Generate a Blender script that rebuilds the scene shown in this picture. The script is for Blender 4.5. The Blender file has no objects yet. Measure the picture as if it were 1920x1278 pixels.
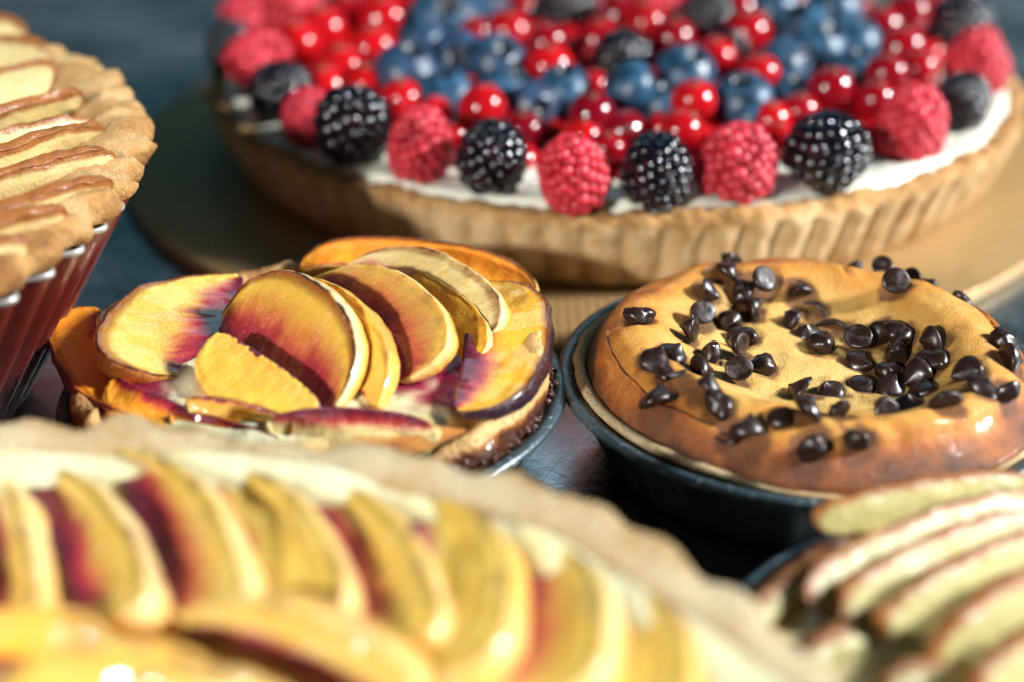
import bpy, bmesh, math, random
import numpy as np
from mathutils import Vector, Matrix

random.seed(7)
RNG = np.random.default_rng(7)
S = bpy.context.scene
COL = S.collection
U = 0.01                      # everything below is written in centimetres

# ------------------------------------------------------------------ camera
CAM_H, PITCH, FPX = 15.99, math.radians(28.99), 2260.0   # focal length in pixels of a 1920 wide frame
cd = bpy.data.cameras.new("camera")
cam = bpy.data.objects.new("camera", cd)
COL.objects.link(cam)
cam.location = (0, 0, CAM_H * U)
cam.rotation_euler = (math.pi / 2 - PITCH, 0, 0)
cd.sensor_width = 36
cd.lens = FPX / 1920 * 36
cd.clip_start, cd.clip_end = 0.005, 50
cd.dof.use_dof = True
cd.dof.focus_distance = 0.268
cd.dof.aperture_fstop = 4.7
S.camera = cam

# ------------------------------------------------------------------ room light (indoors, beside windows)
W_ = bpy.data.worlds.new("World")
S.world = W_
W_.use_nodes = True
W_.node_tree.nodes["Background"].inputs[0].default_value = (0.035, 0.15, 0.21, 1)
W_.node_tree.nodes["Background"].inputs[1].default_value = 0.30

def lamp(name, size, size_y, pos, target, power, color, shape='RECTANGLE'):
    l = bpy.data.lights.new(name, 'AREA')
    l.shape = shape
    l.size = size
    if shape == 'RECTANGLE':
        l.size_y = size_y
    l.energy = power
    l.color = color
    o = bpy.data.objects.new(name, l)
    COL.objects.link(o)
    o.location = pos
    o.rotation_euler = (Vector(target) - Vector(pos)).to_track_quat('-Z', 'Y').to_euler()
    return o

def aim(az, el):             # az: degrees from straight ahead towards the viewer, positive to the right
    az, el = math.radians(az), math.radians(el)
    return Vector((math.sin(az) * math.cos(el), -math.cos(az) * math.cos(el), math.sin(el)))
C0 = Vector((0, 0.26, 0.03))
lamp("left_front_lamp", 0.11, 0, C0 + aim(-37, 23) * 1.8, C0, 36, (1.0, 0.98, 0.945), 'DISK')
lamp("right_window", 0.26, 0.26, C0 + aim(86, 31) * 2.0, C0, 105, (0.95, 0.98, 1.0))
lamp("back_window", 0.95, 0.55, C0 + Vector((.10, 1.35, 1.02)), C0, 2.7, (0.48, 0.84, 1.0))

S.view_settings.view_transform = 'Standard'
S.view_settings.look = 'None'
S.view_settings.gamma = 1
S.view_settings.exposure = 0
S.cycles.use_adaptive_sampling = False

# ------------------------------------------------------------------ helpers
def P(px, py, z):
    """point (cm) at height z seen at photograph pixel px, py"""
    u, v = (px - 960) / FPX, -(py - 639) / FPX
    c, s = math.cos(PITCH), math.sin(PITCH)
    d = np.array([u, c + v * s, -s + v * c])
    return d * ((z - CAM_H) / d[2]) + np.array([0, 0, CAM_H])

def _hash(ix, iy, iz, seed):
    h = (ix * 374761393 + iy * 668265263 + iz * 2147483647 + seed * 1274126177) & 0xFFFFFFFF
    h = ((h ^ (h >> 13)) * 1274126177) & 0xFFFFFFFF
    h = ((h ^ (h >> 16)) * 2246822519) & 0xFFFFFFFF
    return ((h ^ (h >> 15)) & 0xFFFFFF) / float(0xFFFFFF) * 2 - 1

def noise(Pn, scale=1.0, seed=0):
    p = np.asarray(Pn, float) * scale
    i = np.floor(p).astype(np.int64)
    fr = p - i
    w = fr * fr * fr * (fr * (fr * 6 - 15) + 10)
    out = 0
    for dx in (0, 1):
        for dy in (0, 1):
            for dz in (0, 1):
                k = (w[..., 0] if dx else 1 - w[..., 0]) * (w[..., 1] if dy else 1 - w[..., 1]) * (w[..., 2] if dz else 1 - w[..., 2])
                out = out + k * _hash(i[..., 0] + dx, i[..., 1] + dy, i[..., 2] + dz, seed)
    return out

def fbm(Pn, scale=1.0, oct=3, seed=0, gain=0.5):
    a, t = 1.0, 0
    for o in range(oct):
        t = t + a * noise(Pn, scale * 2 ** o, seed + o * 17)
        a *= gain
    return t

def smooth(a, b, x):
    t = np.clip((x - a) / (b - a), 0, 1)
    return t * t * (3 - 2 * t)

def grid_faces(nu, nv, closed_u=False, closed_v=False):
    F = []
    for i in range(nu if closed_u else nu - 1):
        i2 = (i + 1) % nu
        for j in range(nv if closed_v else nv - 1):
            j2 = (j + 1) % nv
            F.append((i * nv + j, i2 * nv + j, i2 * nv + j2, i * nv + j2))
    return F

def make_mesh(name, V, F, mat, attrs=None, smooth_=True):
    me = bpy.data.meshes.new(name)
    me.from_pydata((np.asarray(V, float) * U).tolist(), [], F)
    me.materials.append(mat)
    if smooth_:
        me.polygons.foreach_set("use_smooth", [True] * len(me.polygons))
    for k, a in (attrs or {}).items():
        a = np.asarray(a, np.float32)
        if a.ndim == 1:
            at = me.attributes.new(k, 'FLOAT', 'POINT')
            at.data.foreach_set("value", a)
        else:
            at = me.attributes.new(k, 'FLOAT_VECTOR', 'POINT')
            at.data.foreach_set("vector", a.ravel())
    me.update()
    return me

def obj(name, me, parent=None, loc=(0, 0, 0)):
    o = bpy.data.objects.new(name, me)
    COL.objects.link(o)
    o.location = [c * U for c in loc]
    if parent is not None:
        o.parent = parent
    return o

def thing(name, label, cat, loc, group=None):
    o = obj(name, None, None, loc)
    o.empty_display_size = 0.02
    return tag(o, label, cat, group)

def tag(o, label=None, cat=None, group=None, kind=None):
    if label: o["label"] = label
    if cat: o["category"] = cat
    if group: o["group"] = group
    if kind: o["kind"] = kind
    return o

def part(name, Vw, F, mat, root, attrs=None, smooth_=True):
    """mesh given in world cm, parented to a thing (an Empty without rotation)"""
    b = np.array(root.location) / U
    return obj(name, make_mesh(name, np.asarray(Vw) - b, F, mat, attrs, smooth_), root)

def flip_out(F):
    return [tuple(reversed(f)) for f in F]

# ------------------------------------------------------------------ materials
class NT:
    def __init__(s, name):
        s.m = bpy.data.materials.new(name)
        s.m.use_nodes = True
        s.t = s.m.node_tree
        s.b = s.t.nodes["Principled BSDF"]
        s._co = None
    def n(s, typ, **kw):
        x = s.t.nodes.new(typ)
        for k, v in kw.items():
            setattr(x, k, v)
        return x
    def l(s, a, b):
        s.t.links.new(a, b)
    def put(s, sock, v):
        if isinstance(v, bpy.types.NodeSocket):
            s.l(v, sock)
        elif isinstance(v, (tuple, list)) and len(v) == 3 and sock.type == 'RGBA':
            sock.default_value = (*v, 1)
        else:
            sock.default_value = v
    def set(s, **kw):
        for k, v in kw.items():
            s.put(s.b.inputs[k.replace('_', ' ')], v)
        return s
    def co(s):
        if s._co is None:
            tc = s.n("ShaderNodeTexCoord")
            oi = s.n("ShaderNodeObjectInfo")
            a = s.n("ShaderNodeVectorMath", operation='SCALE')
            s.l(tc.outputs["Object"], a.inputs[0]); a.inputs["Scale"].default_value = 100
            r = s.n("ShaderNodeMath", operation='MULTIPLY'); s.l(oi.outputs["Random"], r.inputs[0]); r.inputs[1].default_value = 37
            b = s.n("ShaderNodeVectorMath", operation='ADD')
            s.l(a.outputs[0], b.inputs[0]); s.l(r.outputs[0], b.inputs[1])
            s._co = b.outputs[0]
        return s._co
    def rnd(s):
        return s.n("ShaderNodeObjectInfo").outputs["Random"]
    def vscale(s, v, sc):
        a = s.n("ShaderNodeVectorMath", operation='MULTIPLY')
        s.put(a.inputs[0], v); a.inputs[1].default_value = sc
        return a.outputs[0]
    def noise(s, scale, detail=3, vec=None, rough=.55, dist=0):
        x = s.n("ShaderNodeTexNoise")
        s.l(vec or s.co(), x.inputs["Vector"])
        x.inputs["Scale"].default_value = scale
        x.inputs["Detail"].default_value = detail
        x.inputs["Roughness"].default_value = rough
        x.inputs["Distortion"].default_value = dist
        return x.outputs["Fac"]
    def voro(s, scale, vec=None, feature='F1'):
        x = s.n("ShaderNodeTexVoronoi", feature=feature)
        s.l(vec or s.co(), x.inputs["Vector"])
        x.inputs["Scale"].default_value = scale
        return x.outputs["Distance"]
    def attr(s, name, comp=None):
        x = s.n("ShaderNodeAttribute", attribute_name=name)
        if comp is None:
            return x.outputs["Fac"]
        q = s.n("ShaderNodeSeparateXYZ"); s.l(x.outputs["Vector"], q.inputs[0])
        return q.outputs[comp]
    def attrv(s, name):
        return s.n("ShaderNodeAttribute", attribute_name=name).outputs["Vector"]
    def math(s, op, a, b=None, clamp=False):
        x = s.n("ShaderNodeMath", operation=op, use_clamp=clamp)
        s.put(x.inputs[0], a)
        if b is not None: s.put(x.inputs[1], b)
        return x.outputs[0]
    def rng(s, v, a, b, c=0, d=1):
        x = s.n("ShaderNodeMapRange", interpolation_type='SMOOTHSTEP')
        s.put(x.inputs[0], v)
        for i, q in enumerate((a, b, c, d)):
            x.inputs[i + 1].default_value = q
        return x.outputs[0]
    def ramp(s, fac, stops, interp='LINEAR'):
        x = s.n("ShaderNodeValToRGB")
        x.color_ramp.interpolation = interp
        e = x.color_ramp.elements
        while len(e) < len(stops): e.new(0.5)
        for q, (p, c) in zip(e, stops):
            q.position = p; q.color = (*c, 1)
        s.put(x.inputs[0], fac)
        return x.outputs[0]
    def mix(s, f, a, b, mode='MIX'):
        x = s.n("ShaderNodeMix", data_type='RGBA', blend_type=mode)
        s.put(x.inputs[0], f); s.put(x.inputs[6], a); s.put(x.inputs[7], b)
        return x.outputs[2]
    def bump(s, h, strength, dist_cm, prev=None):
        x = s.n("ShaderNodeBump")
        x.inputs["Strength"].default_value = strength
        x.inputs["Distance"].default_value = dist_cm * U
        s.l(h, x.inputs["Height"])
        if prev is not None: s.l(prev, x.inputs["Normal"])
        s.l(x.outputs[0], s.b.inputs["Normal"])
        return x.outputs[0]
    def sss(s, w, scale_cm, rad=(1, .35, .15)):
        s.b.inputs["Subsurface Weight"].default_value = w
        s.b.inputs["Subsurface Scale"].default_value = scale_cm * U
        s.b.inputs["Subsurface Radius"].default_value = rad
        return s

M = {}
# scratched steel counter
k = NT("scratched_steel"); M['steel'] = k.m
a1 = k.noise(1.0, 4, k.vscale(k.co(), (14, .35, 1))); 
def scratch(k, ang, sc):
    r = k.n("ShaderNodeVectorRotate", rotation_type='Z_AXIS'); k.l(k.co(), r.inputs["Vector"]); r.inputs["Angle"].default_value = ang
    return k.noise(1.0, 2, k.vscale(r.outputs[0], (sc, sc * .03, 1)), .6, .3)
h = k.math('ADD', k.math('ADD', scratch(k, .5, 22), scratch(k, -.8, 26)), k.math('ADD', scratch(k, 1.4, 18), scratch(k, 2.2, 30)))
k.set(Base_Color=k.mix(k.noise(.12, 3), (.34, .38, .40), (.44, .47, .48)), Metallic=1.0,
      Roughness=k.math('ADD', k.rng(h, 1.6, 2.5, .17, .46), k.rng(k.noise(.15, 2), .3, .7, 0, .12)))
k.bump(h, .12, .008)

# crusts
def crust_mat(name, pale, mid, dark, rough=.85, bump=.06):
    k = NT(name)
    t = k.attr("toast")
    n1, n2, n3 = k.noise(.9, 4), k.noise(5, 4), k.noise(22, 3)
    f = k.math('ADD', t, k.math('MULTIPLY', k.math('SUBTRACT', k.math('ADD', n1, n2), 1.0), .75))
    c = k.ramp(f, [(0.0, pale), (.42, mid), (.95, dark)])
    c = k.mix(k.rng(n3, .55, .75, 0, .35), c, tuple(x * .55 for x in mid))
    k.set(Base_Color=c, Roughness=rough, Specular_IOR_Level=.25)
    k.sss(.12, .12, (1, .6, .35))
    hh = k.math('ADD', k.math('MULTIPLY', n2, .7), k.math('MULTIPLY', n3, .5))
    k.bump(k.math('SUBTRACT', hh, k.math('MULTIPLY', k.rng(k.voro(9), .0, .28, 1, 0), .25)), .9, bump)
    M[name] = k.m
crust_mat('crust', (.58, .38, .18), (.46, .25, .085), (.19, .07, .02), .88, .12)
crust_mat('crust_pale', (.64, .51, .31), (.50, .33, .15), (.25, .10, .03), .85, .22)
crust_mat('crust_biscuit', (.70, .49, .26), (.50, .28, .105), (.19, .075, .02), .9, .11)
# caramel-glazed dark crust at the pan edge
k = NT("caramel_crust"); M['caramel'] = k.m
n1 = k.noise(2.2, 4)
k.set(Base_Color=k.ramp(k.math('ADD', k.attr("toast"), k.math('SUBTRACT', n1, .5)), [(0.1, (.62, .36, .13)), (.4, (.30, .11, .025)), (.8, (.07, .016, .006))]),
      Roughness=k.rng(k.attr("toast"), .2, .6, .6, .22), Coat_Weight=k.rng(k.attr("toast"), .3, .6, 0, .6), Coat_Roughness=.1)
k.bump(k.math('ADD', k.noise(6, 3), k.rng(k.voro(7), 0, .3, .8, 0)), .8, .08)

# custard and cream
k = NT("custard"); M['custard'] = k.m
n1 = k.noise(.8, 4)
c = k.ramp(k.math('ADD', k.attr("toast"), k.math('MULTIPLY', k.math('SUBTRACT', n1, .5), .7)), [(0, (.70, .66, .42)), (.35, (.66, .52, .22)), (.65, (.55, .25, .06)), (1, (.16, .03, .02))])
c = k.mix(k.rng(k.attr("juice"), .15, .8), c, (.22, .012, .045))
k.set(Base_Color=c, Roughness=k.rng(k.noise(3, 2), .3, .7, .16, .38), Specular_IOR_Level=.5).sss(.3, .25, (1, .6, .3))
k.bump(k.math('ADD', k.noise(2.5, 4), k.math('MULTIPLY', k.noise(11, 2), .3)), .55, .12)
k = NT("cream"); M['cream'] = k.m
k.set(Base_Color=k.mix(k.noise(1.2, 3), (.80, .80, .62), (.84, .84, .74)), Roughness=.32).sss(.3, .3, (1, .8, .6))
k.bump(k.noise(1.6, 3), .5, .1)

# peach slices
k = NT("peach_flesh"); M['peach'] = k.m
uv = k.attrv("pu"); u_, v_, sk = k.attr("pu", 0), k.attr("pu", 1), k.attr("pu", 2)
core, char, tone = k.attr("pc", 0), k.attr("pc", 1), k.attr("pc", 2)
streak = k.noise(1.0, 4, k.vscale(uv, (26, 2.2, 1)), .6, .4)
blot = k.noise(.9, 3)
vv = k.math('ADD', v_, k.math('MULTIPLY', k.math('SUBTRACT', streak, .5), .34))
vv = k.math('ADD', vv, k.math('MULTIPLY', k.math('SUBTRACT', blot, .5), .35))
cpos = k.math('DIVIDE', vv, k.math('ADD', k.math('MULTIPLY', core, 1.0), .03))
redm = k.rng(cpos, .34, .90, 1, 0)
deep = k.rng(cpos, .05, .60, 1, 0)
fl = k.ramp(k.math('ADD', tone, k.math('MULTIPLY', k.math('SUBTRACT', k.noise(2.0, 3), .5), .35)),
            [(0, (.80, .24, .018)), (.3, (.86, .46, .03)), (.6, (.78, .54, .10)), (1, (.80, .70, .40))])
fl = k.mix(k.rng(streak, .4, .7, 0, .25), fl, (.55, .30, .03))
c = k.mix(redm, fl, (.50, .030, .045))
c = k.mix(deep, c, (.11, .008, .028))
# ring of toasted edge, then skin
edge = k.math('MULTIPLY', k.rng(v_, .86, 1.0), k.rng(k.math('ADD', k.math('MULTIPLY', char, .9), k.math('SUBTRACT', k.noise(1.6, 3), .5)), .1, .7))
c = k.mix(edge, c, (.30, .09, .012))
line = k.math('MULTIPLY', k.math('MULTIPLY', k.rng(sk, .02, .10), k.rng(sk, .16, .28, 1, 0)), k.rng(k.math('ADD', char, k.math('MULTIPLY', k.math('SUBTRACT', k.noise(1.6, 4), .5), 2.6)), .25, .9))
skin = k.ramp(k.math('ADD', k.attr("ps"), k.math('MULTIPLY', k.math('SUBTRACT', k.noise(.7, 3), .5), .6)),
              [(0, (.84, .66, .34)), (.3, (.82, .46, .09)), (.6, (.62, .13, .04)), (.8, (.24, .02, .04)), (1, (.035, .012, .022))])
skin = k.mix(k.math('MULTIPLY', k.rng(sk, .30, .62), k.rng(k.attr('ps'), .35, .15)), skin, (.80, .40, .07))
c = k.mix(k.rng(sk, .05, .22), c, skin)
c = k.mix(line, c, (.045, .012, .010))
k.set(Base_Color=c, Roughness=k.rng(k.noise(5, 3), .35, .7, .16, .36), Specular_IOR_Level=.5, Coat_Weight=.85, Coat_Roughness=.08)
k.sss(.4, .25, (1, .6, .25))
k.bump(k.math('ADD', k.math('ADD', streak, k.math('MULTIPLY', k.noise(9, 3), .5)), k.math('MULTIPLY', k.noise(28, 2), .30)), .95, .05)

# apple slices
k = NT("apple_flesh"); M['apple'] = k.m
uv = k.attrv("pu"); v_, sk = k.attr("pu", 1), k.attr("pu", 2)
st = k.noise(1.0, 3, k.vscale(uv, (18, 2, 1)))
top = k.math('ADD', k.rng(v_, .62, 1.02), k.math('MULTIPLY', k.math('SUBTRACT', k.noise(2.2, 4), .5), .8))
ripe = k.attr('pc', 2)
c = k.mix(k.noise(.8, 3), k.mix(ripe, (.36, .33, .12), (.62, .47, .19)), k.mix(ripe, (.43, .41, .20), (.68, .56, .29)))
c = k.mix(k.rng(st, .4, .7, 0, .22), c, (.66, .45, .13))
br = k.rng(k.math('ADD', k.math('ADD', top, k.math('MULTIPLY', k.attr('pc', 1), .35)), k.math('MULTIPLY', sk, .10)), .58, 1.20)
c = k.mix(br, c, k.mix(k.noise(3, 3), (.42, .16, .035), (.15, .042, .012)))
k.set(Base_Color=c, Roughness=k.rng(k.noise(5, 2), .3, .7, .22, .45), Specular_IOR_Level=.5).sss(.25, .2, (1, .75, .35))
k.bump(k.math('ADD', k.noise(3, 4), k.math('MULTIPLY', k.noise(14, 3), .5)), .6, .08)

# cheesecake
k = NT("baked_cheesecake"); M['cheese'] = k.m
t = k.attr("toast")
n1, n2, n3 = k.noise(.7, 5, None, .62), k.noise(7, 3), k.noise(24, 3)
f = k.math('ADD', t, k.math('MULTIPLY', k.math('SUBTRACT', n1, .5), .85))
f = k.math('ADD', f, k.math('MULTIPLY', k.math('SUBTRACT', n2, .5), .12))
c = k.ramp(f, [(0.0, (.66, .43, .14)), (.26, (.63, .36, .09)), (.48, (.58, .245, .036)), (.70, (.34, .090, .009)), (.95, (.085, .022, .008))])
c = k.mix(k.math('MULTIPLY', k.rng(n3, .5, .75), .18), c, (.85, .62, .32))
c = k.mix(k.attr("melt"), c, (.10, .03, .012))
k.set(Base_Color=c, Roughness=k.rng(f, .35, .85, .55, .42), Specular_IOR_Level=.3, Coat_Weight=k.math('MULTIPLY', k.rng(f, .40, .65, 0, 1.0), k.rng(k.noise(5, 3), .45, .6, .25, 1)), Coat_Roughness=.13)
k.sss(.15, .12, (1, .5, .2))
k.bump(k.math('ADD', k.math('MULTIPLY', n2, .5), k.math('MULTIPLY', n3, .6)), 1.0, .055)
# chocolate
k = NT("dark_chocolate"); M['choc'] = k.m
bl = k.math('MULTIPLY', k.attr("sky_sheen"), k.rng(k.noise(4, 4), .45, .75))  # pale sky reflection painted on flat chip bases and sticks
c = k.mix(k.noise(3, 3), (.012, .0045, .003), (.026, .010, .007))
k.set(Base_Color=k.mix(bl, c, (.065, .05, .055)), Roughness=k.math('ADD', k.rng(k.noise(4, 2), .3, .7, .26, .46), k.math('MULTIPLY', bl, .25)), Specular_IOR_Level=.55, Coat_Weight=0.0)
k.bump(k.noise(4, 2), .25, .04)
# pans
k = NT("speckled_dark_pan"); M['pan'] = k.m
sp = k.rng(k.noise(7, 2), .66, .74)
c = k.mix(k.noise(.8, 3), (.014, .018, .021), (.036, .040, .044))
k.set(Base_Color=k.mix(k.math('MULTIPLY', sp, .45), c, (.22, .24, .25)), Roughness=k.rng(k.noise(5, 3), .3, .7, .30, .48), Metallic=.2, Specular_IOR_Level=.6)
k.bump(k.noise(9, 3), .5, .03)
k = NT("sheen_pan_rim"); M['panrim'] = k.m
sp = k.rng(k.noise(6, 3), .58, .70)
k.set(Base_Color=k.mix(sp, (.06, .09, .105), (.32, .38, .41)), Roughness=k.rng(k.noise(5, 3), .3, .7, .26, .42), Metallic=.35, Specular_IOR_Level=.7)  # blue-grey window reflection painted into the base colour, with pale speckles
k.bump(k.noise(7, 3), .4, .03)
k = NT("red_tin"); M['tin'] = k.m
k.set(Base_Color=k.mix(k.noise(1.5, 3), (.10, .012, .009), (.15, .020, .013)), Roughness=k.rng(k.noise(6, 3), .3, .7, .24, .4), Specular_IOR_Level=.5, Coat_Weight=.3, Coat_Roughness=.2)
k.bump(k.noise(12, 2), .25, .02)
k = NT("bare_tin_rim"); M['tinrim'] = k.m
k.set(Base_Color=(.50, .50, .48), Metallic=.7, Roughness=.5)
k = NT("gold_card"); M['gold'] = k.m
n = k.noise(1.0, 3, k.vscale(k.co(), (3, 1.2, 1)))
k.set(Base_Color=k.mix(n, (.36, .22, .085), (.44, .28, .12)), Metallic=.35, Roughness=.42)
wv = []
for d_ in ('X', 'Y'):
    w = k.n("ShaderNodeTexWave", wave_type='BANDS', bands_direction=d_); k.l(k.co(), w.inputs["Vector"])
    w.inputs["Scale"].default_value = 1.1; w.inputs["Distortion"].default_value = .6; wv.append(w.outputs["Fac"])
k.bump(k.math('MULTIPLY', wv[0], wv[1]), .5, .05)
# berries
k = NT("raspberry_skin"); M['rasp'] = k.m
dr = k.attr("drup")
c = k.mix(dr, (.40, .005, .020), (.58, .018, .036))
c = k.mix(k.rng(k.rnd(), .0, 1.0, 0, .35), c, (.34, .006, .030))
fz = k.rng(k.noise(26, 2), .40, .62, .2, 1)
lw = k.n("ShaderNodeLayerWeight"); lw.inputs[0].default_value = .35
c = k.mix(k.math('MULTIPLY', fz, .03), c, (.85, .45, .50))
k.set(Base_Color=c, Roughness=.36, Specular_IOR_Level=.45, Sheen_Weight=.03, Sheen_Roughness=.4, Sheen_Tint=(1, .8, .85)).sss(.2, .15, (1, .12, .12))
k.bump(k.noise(18, 2), .4, .03)
k = NT("blackberry_skin"); M['black'] = k.m
dr = k.attr("drup")
k.set(Base_Color=k.mix(k.rng(dr, .75, 1), (.0035, .0025, .006), (.016, .004, .010)), Roughness=.14, Specular_IOR_Level=.65)
k.bump(k.noise(4, 1), .1, .03)
k = NT("currant_skin"); M['currant'] = k.m
c = k.mix(k.rng(k.rnd(), .2, 1.0), (.44, .005, .008), (.17, .002, .008))
c = k.mix(k.attr("tip"), c, (.10, .045, .02))
k.set(Base_Color=c, Roughness=k.rng(k.attr("tip"), 0, 1, .12, .8), Specular_IOR_Level=.5, Coat_Weight=.0).sss(.55, .35, (1, .06, .05))
k = NT("blueberry_skin"); M['blue'] = k.m
n = k.noise(2.2, 4)
c = k.mix(k.rng(n, .32, .62), (.004, .016, .032), (.024, .090, .17))
c = k.mix(k.rng(k.rnd(), .5, 1.0, 0, .6), c, (.020, .022, .060))
c = k.mix(k.attr("tip"), c, (.006, .008, .014))
k.set(Base_Color=c, Roughness=k.rng(n, .3, .65, .30, .44), Specular_IOR_Level=.5)
k.bump(k.noise(9, 3), .15, .03)

# ------------------------------------------------------------------ shape builders
def lathe(prof, nseg, ky=1.0, mod=None):
    """prof: (r, z) list; mod(phi, r, z, index) -> r, z"""
    prof = np.array(prof, float)
    ph = np.linspace(0, 2 * np.pi, nseg, endpoint=False)
    r = np.repeat(prof[None, :, 0], nseg, 0)
    z = np.repeat(prof[None, :, 1], nseg, 0)
    pp = np.repeat(ph[:, None], len(prof), 1)
    if mod is not None:
        r, z = mod(pp, r, z, np.repeat(np.arange(len(prof))[None], nseg, 0))
    V = np.stack([r * np.cos(pp), r * np.sin(pp) * ky, z], -1).reshape(-1, 3)
    return V, grid_faces(nseg, len(prof), closed_u=True), pp.ravel()

def densify(prof, step):
    out = [prof[0]]
    for a, b in zip(prof[:-1], prof[1:]):
        n = max(1, int(math.hypot(b[0] - a[0], b[1] - a[1]) / step))
        for i in range(1, n + 1):
            out.append((a[0] + (b[0] - a[0]) * i / n, a[1] + (b[1] - a[1]) * i / n))
    return out

def make_slice(e1, e2, ap, th=.8, core=.45, char=.5, tone=.5, skin=.25, notch=.16, full=.82, nu=64, cup=.12, rag=1.0, seed=None):
    """half-moon fruit slice spanned by its two tips and the top of its arc (world cm). Face turned to the viewer."""
    seed = make_slice.k = getattr(make_slice, 'k', 0) + 1
    e1, e2, ap = [np.array(q, float) for q in (e1, e2, ap)]
    C = (e1 + e2) / 2
    X, Y = (e2 - e1) / 2, ap - C
    N = np.cross(X, Y); N /= np.linalg.norm(N)
    if np.dot(N, np.array([0, 0, CAM_H]) - C) < 0: N = -N
    us = np.linspace(.012, .988, nu)
    nf, ns, nb = 18, 8, 7
    vtop = np.linspace(0, 1, nf)
    loop = [(v, 0.0, 0) for v in vtop] + [(1.0, q, 1) for q in np.linspace(0, 1, ns + 2)[1:-1]] + [(v, 1.0, 2) for v in np.linspace(1, 0, nb)]
    V, pu = [], []
    for u in us:
        c, s = -math.cos(math.pi * u), math.sin(math.pi * u)
        ox, oy = math.copysign(abs(c) ** full, c), s ** full
        ix, iy = c * .93, notch * s
        tl = th * (s ** .35)
        for (v, q, side) in loop:
            tv = tl * (.28 + .72 * v)
            if side == 0: off = 0.0
            elif side == 1: off = -tv * (.5 - .5 * math.cos(math.pi * q))
            else: off = -tv
            bulge = (math.sin(math.pi * q) * .20 * tl) if side == 1 else 0.0
            px = ix + (ox - ix) * v; py = iy + (oy - iy) * v
            p = C + X * px + Y * py
            dirv = X * ox + Y * (oy - .1); dirv = dirv / (np.linalg.norm(dirv) + 1e-6)
            # face cupped a little, edges of the face rounded
            crown = -cup * math.sin(math.pi * min(1, v)) * tl
            rnd = -.10 * tl * max(0, (v - .86) / .14) ** 2 if side == 0 else 0
            p = p + N * (off + (crown if side == 0 else 0) + rnd) + dirv * bulge
            V.append(p); pu.append((u, v, q if side == 1 else (0.0 if side == 0 else 1.0)))
    V = np.array(V); pu = np.array(pu)
    L = np.linalg.norm(X)
    d1 = fbm(V, .55, 2, seed)[:, None] * N * .10 * min(1, L / 2)
    d2 = fbm(V, 3.0, 3, seed + 50)[:, None] * N * .022
    edge = smooth(.8, 1.0, pu[:, 1]) * rag
    d3 = (fbm(V, 3.2, 3, seed + 90) * edge)[:, None] * (Y / np.linalg.norm(Y)) * .035
    V = V + d1 + d2 + d3
    nl = len(loop)
    F = grid_faces(nu, nl, closed_v=True)
    F.append(tuple(range(nl))); F.append(tuple(reversed([(nu - 1) * nl + i for i in range(nl)])))
    # orientation
    a, b, c_ = V[F[5 + nl * (nu // 2)][0]], V[F[5 + nl * (nu // 2)][1]], V[F[5 + nl * (nu // 2)][2]]
    if np.dot(np.cross(b - a, c_ - a), N) < 0: F = flip_out(F)
    n = len(V)
    return V, F, dict(pu=pu, pc=np.repeat([[core, char, tone]], n, 0), ps=np.full(n, skin))

def add_slice(root, mat, name, spec):
    spec = dict(spec)
    pts = [P(*spec.pop(q)) for q in ('e1', 'e2', 'ap')]
    V, F, at = make_slice(*pts, **spec)
    return part(name, V, F, mat, root, at)

def oval(cx, cy, ky):
    return lambda x, y: (np.hypot(x - cx, (y - cy) / ky), np.arctan2((y - cy) / ky, x - cx))

# ------------------------------------------------------------------ counter
n = 2
V = np.array([(-160, -40, 0), (160, -40, 0), (160, 200, 0), (-160, 200, 0)], float)
counter = obj("counter", make_mesh("counter", V, [(0, 1, 2, 3)], M['steel']))
tag(counter, kind="structure")

# ------------------------------------------------------------------ small dark pans
PAN_PROF = densify([(0.02, .12), (4.0, .12), (4.25, .2), (5.15, 2.02), (5.28, 2.12), (5.44, 2.20), (5.56, 2.16), (5.60, 2.06), (5.54, 1.98), (5.40, 1.96), (5.28, 1.85), (4.45, .12), (4.25, 0.01), (0.02, 0.01)], .22)
def pan(cx, cy, ky, label, zs=1.0):
    root = thing("tartlet_pan", label, "baking pan", (cx, cy, 0), "dark speckled tartlet pans")
    def mod(ph, r, z, i):
        fl = np.abs(np.sin(ph * 14)) ** .7 * .16 * smooth(1.9, 1.3, z) * smooth(3.6, 4.3, r)
        return r - fl, z * zs
    V, F, ph = lathe(PAN_PROF, 168, ky, mod)
    V += np.array([cx, cy, 0])
    zr = V[:, 2]; rr = np.hypot(V[:, 0] - cx, (V[:, 1] - cy) / ky)
    # split the rolled rim from the wall
    isr = (zr > 1.95 * zs)
    Fw = [f for f in F if not all(isr[i] for i in f)]
    Fr = [f for f in F if all(isr[i] for i in f)]
    for nm, FF in (("pan_wall", Fw), ("rolled_rim", Fr)):
        used = sorted({i for f in FF for i in f}); mp = {o: q for q, o in enumerate(used)}
        part(nm, V[used], flip_out([tuple(mp[i] for i in f) for f in FF]), M['panrim' if nm == "rolled_rim" else 'pan'], root)
    return root

PEACH_C, CHOC_C, KP = (-4.37, 23.10), (6.64, 23.56), .91
APPLE_C = (8.35, 13.0)
pan(*PEACH_C, KP, "dark speckled pan holding the small peach tart at centre left")
pan(*CHOC_C, KP, "dark speckled pan with blue-grey rim holding the chocolate chip cheesecake")
pan(*APPLE_C, .95, "dark pan at the bottom right corner holding the pale apple tartlet")

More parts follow.
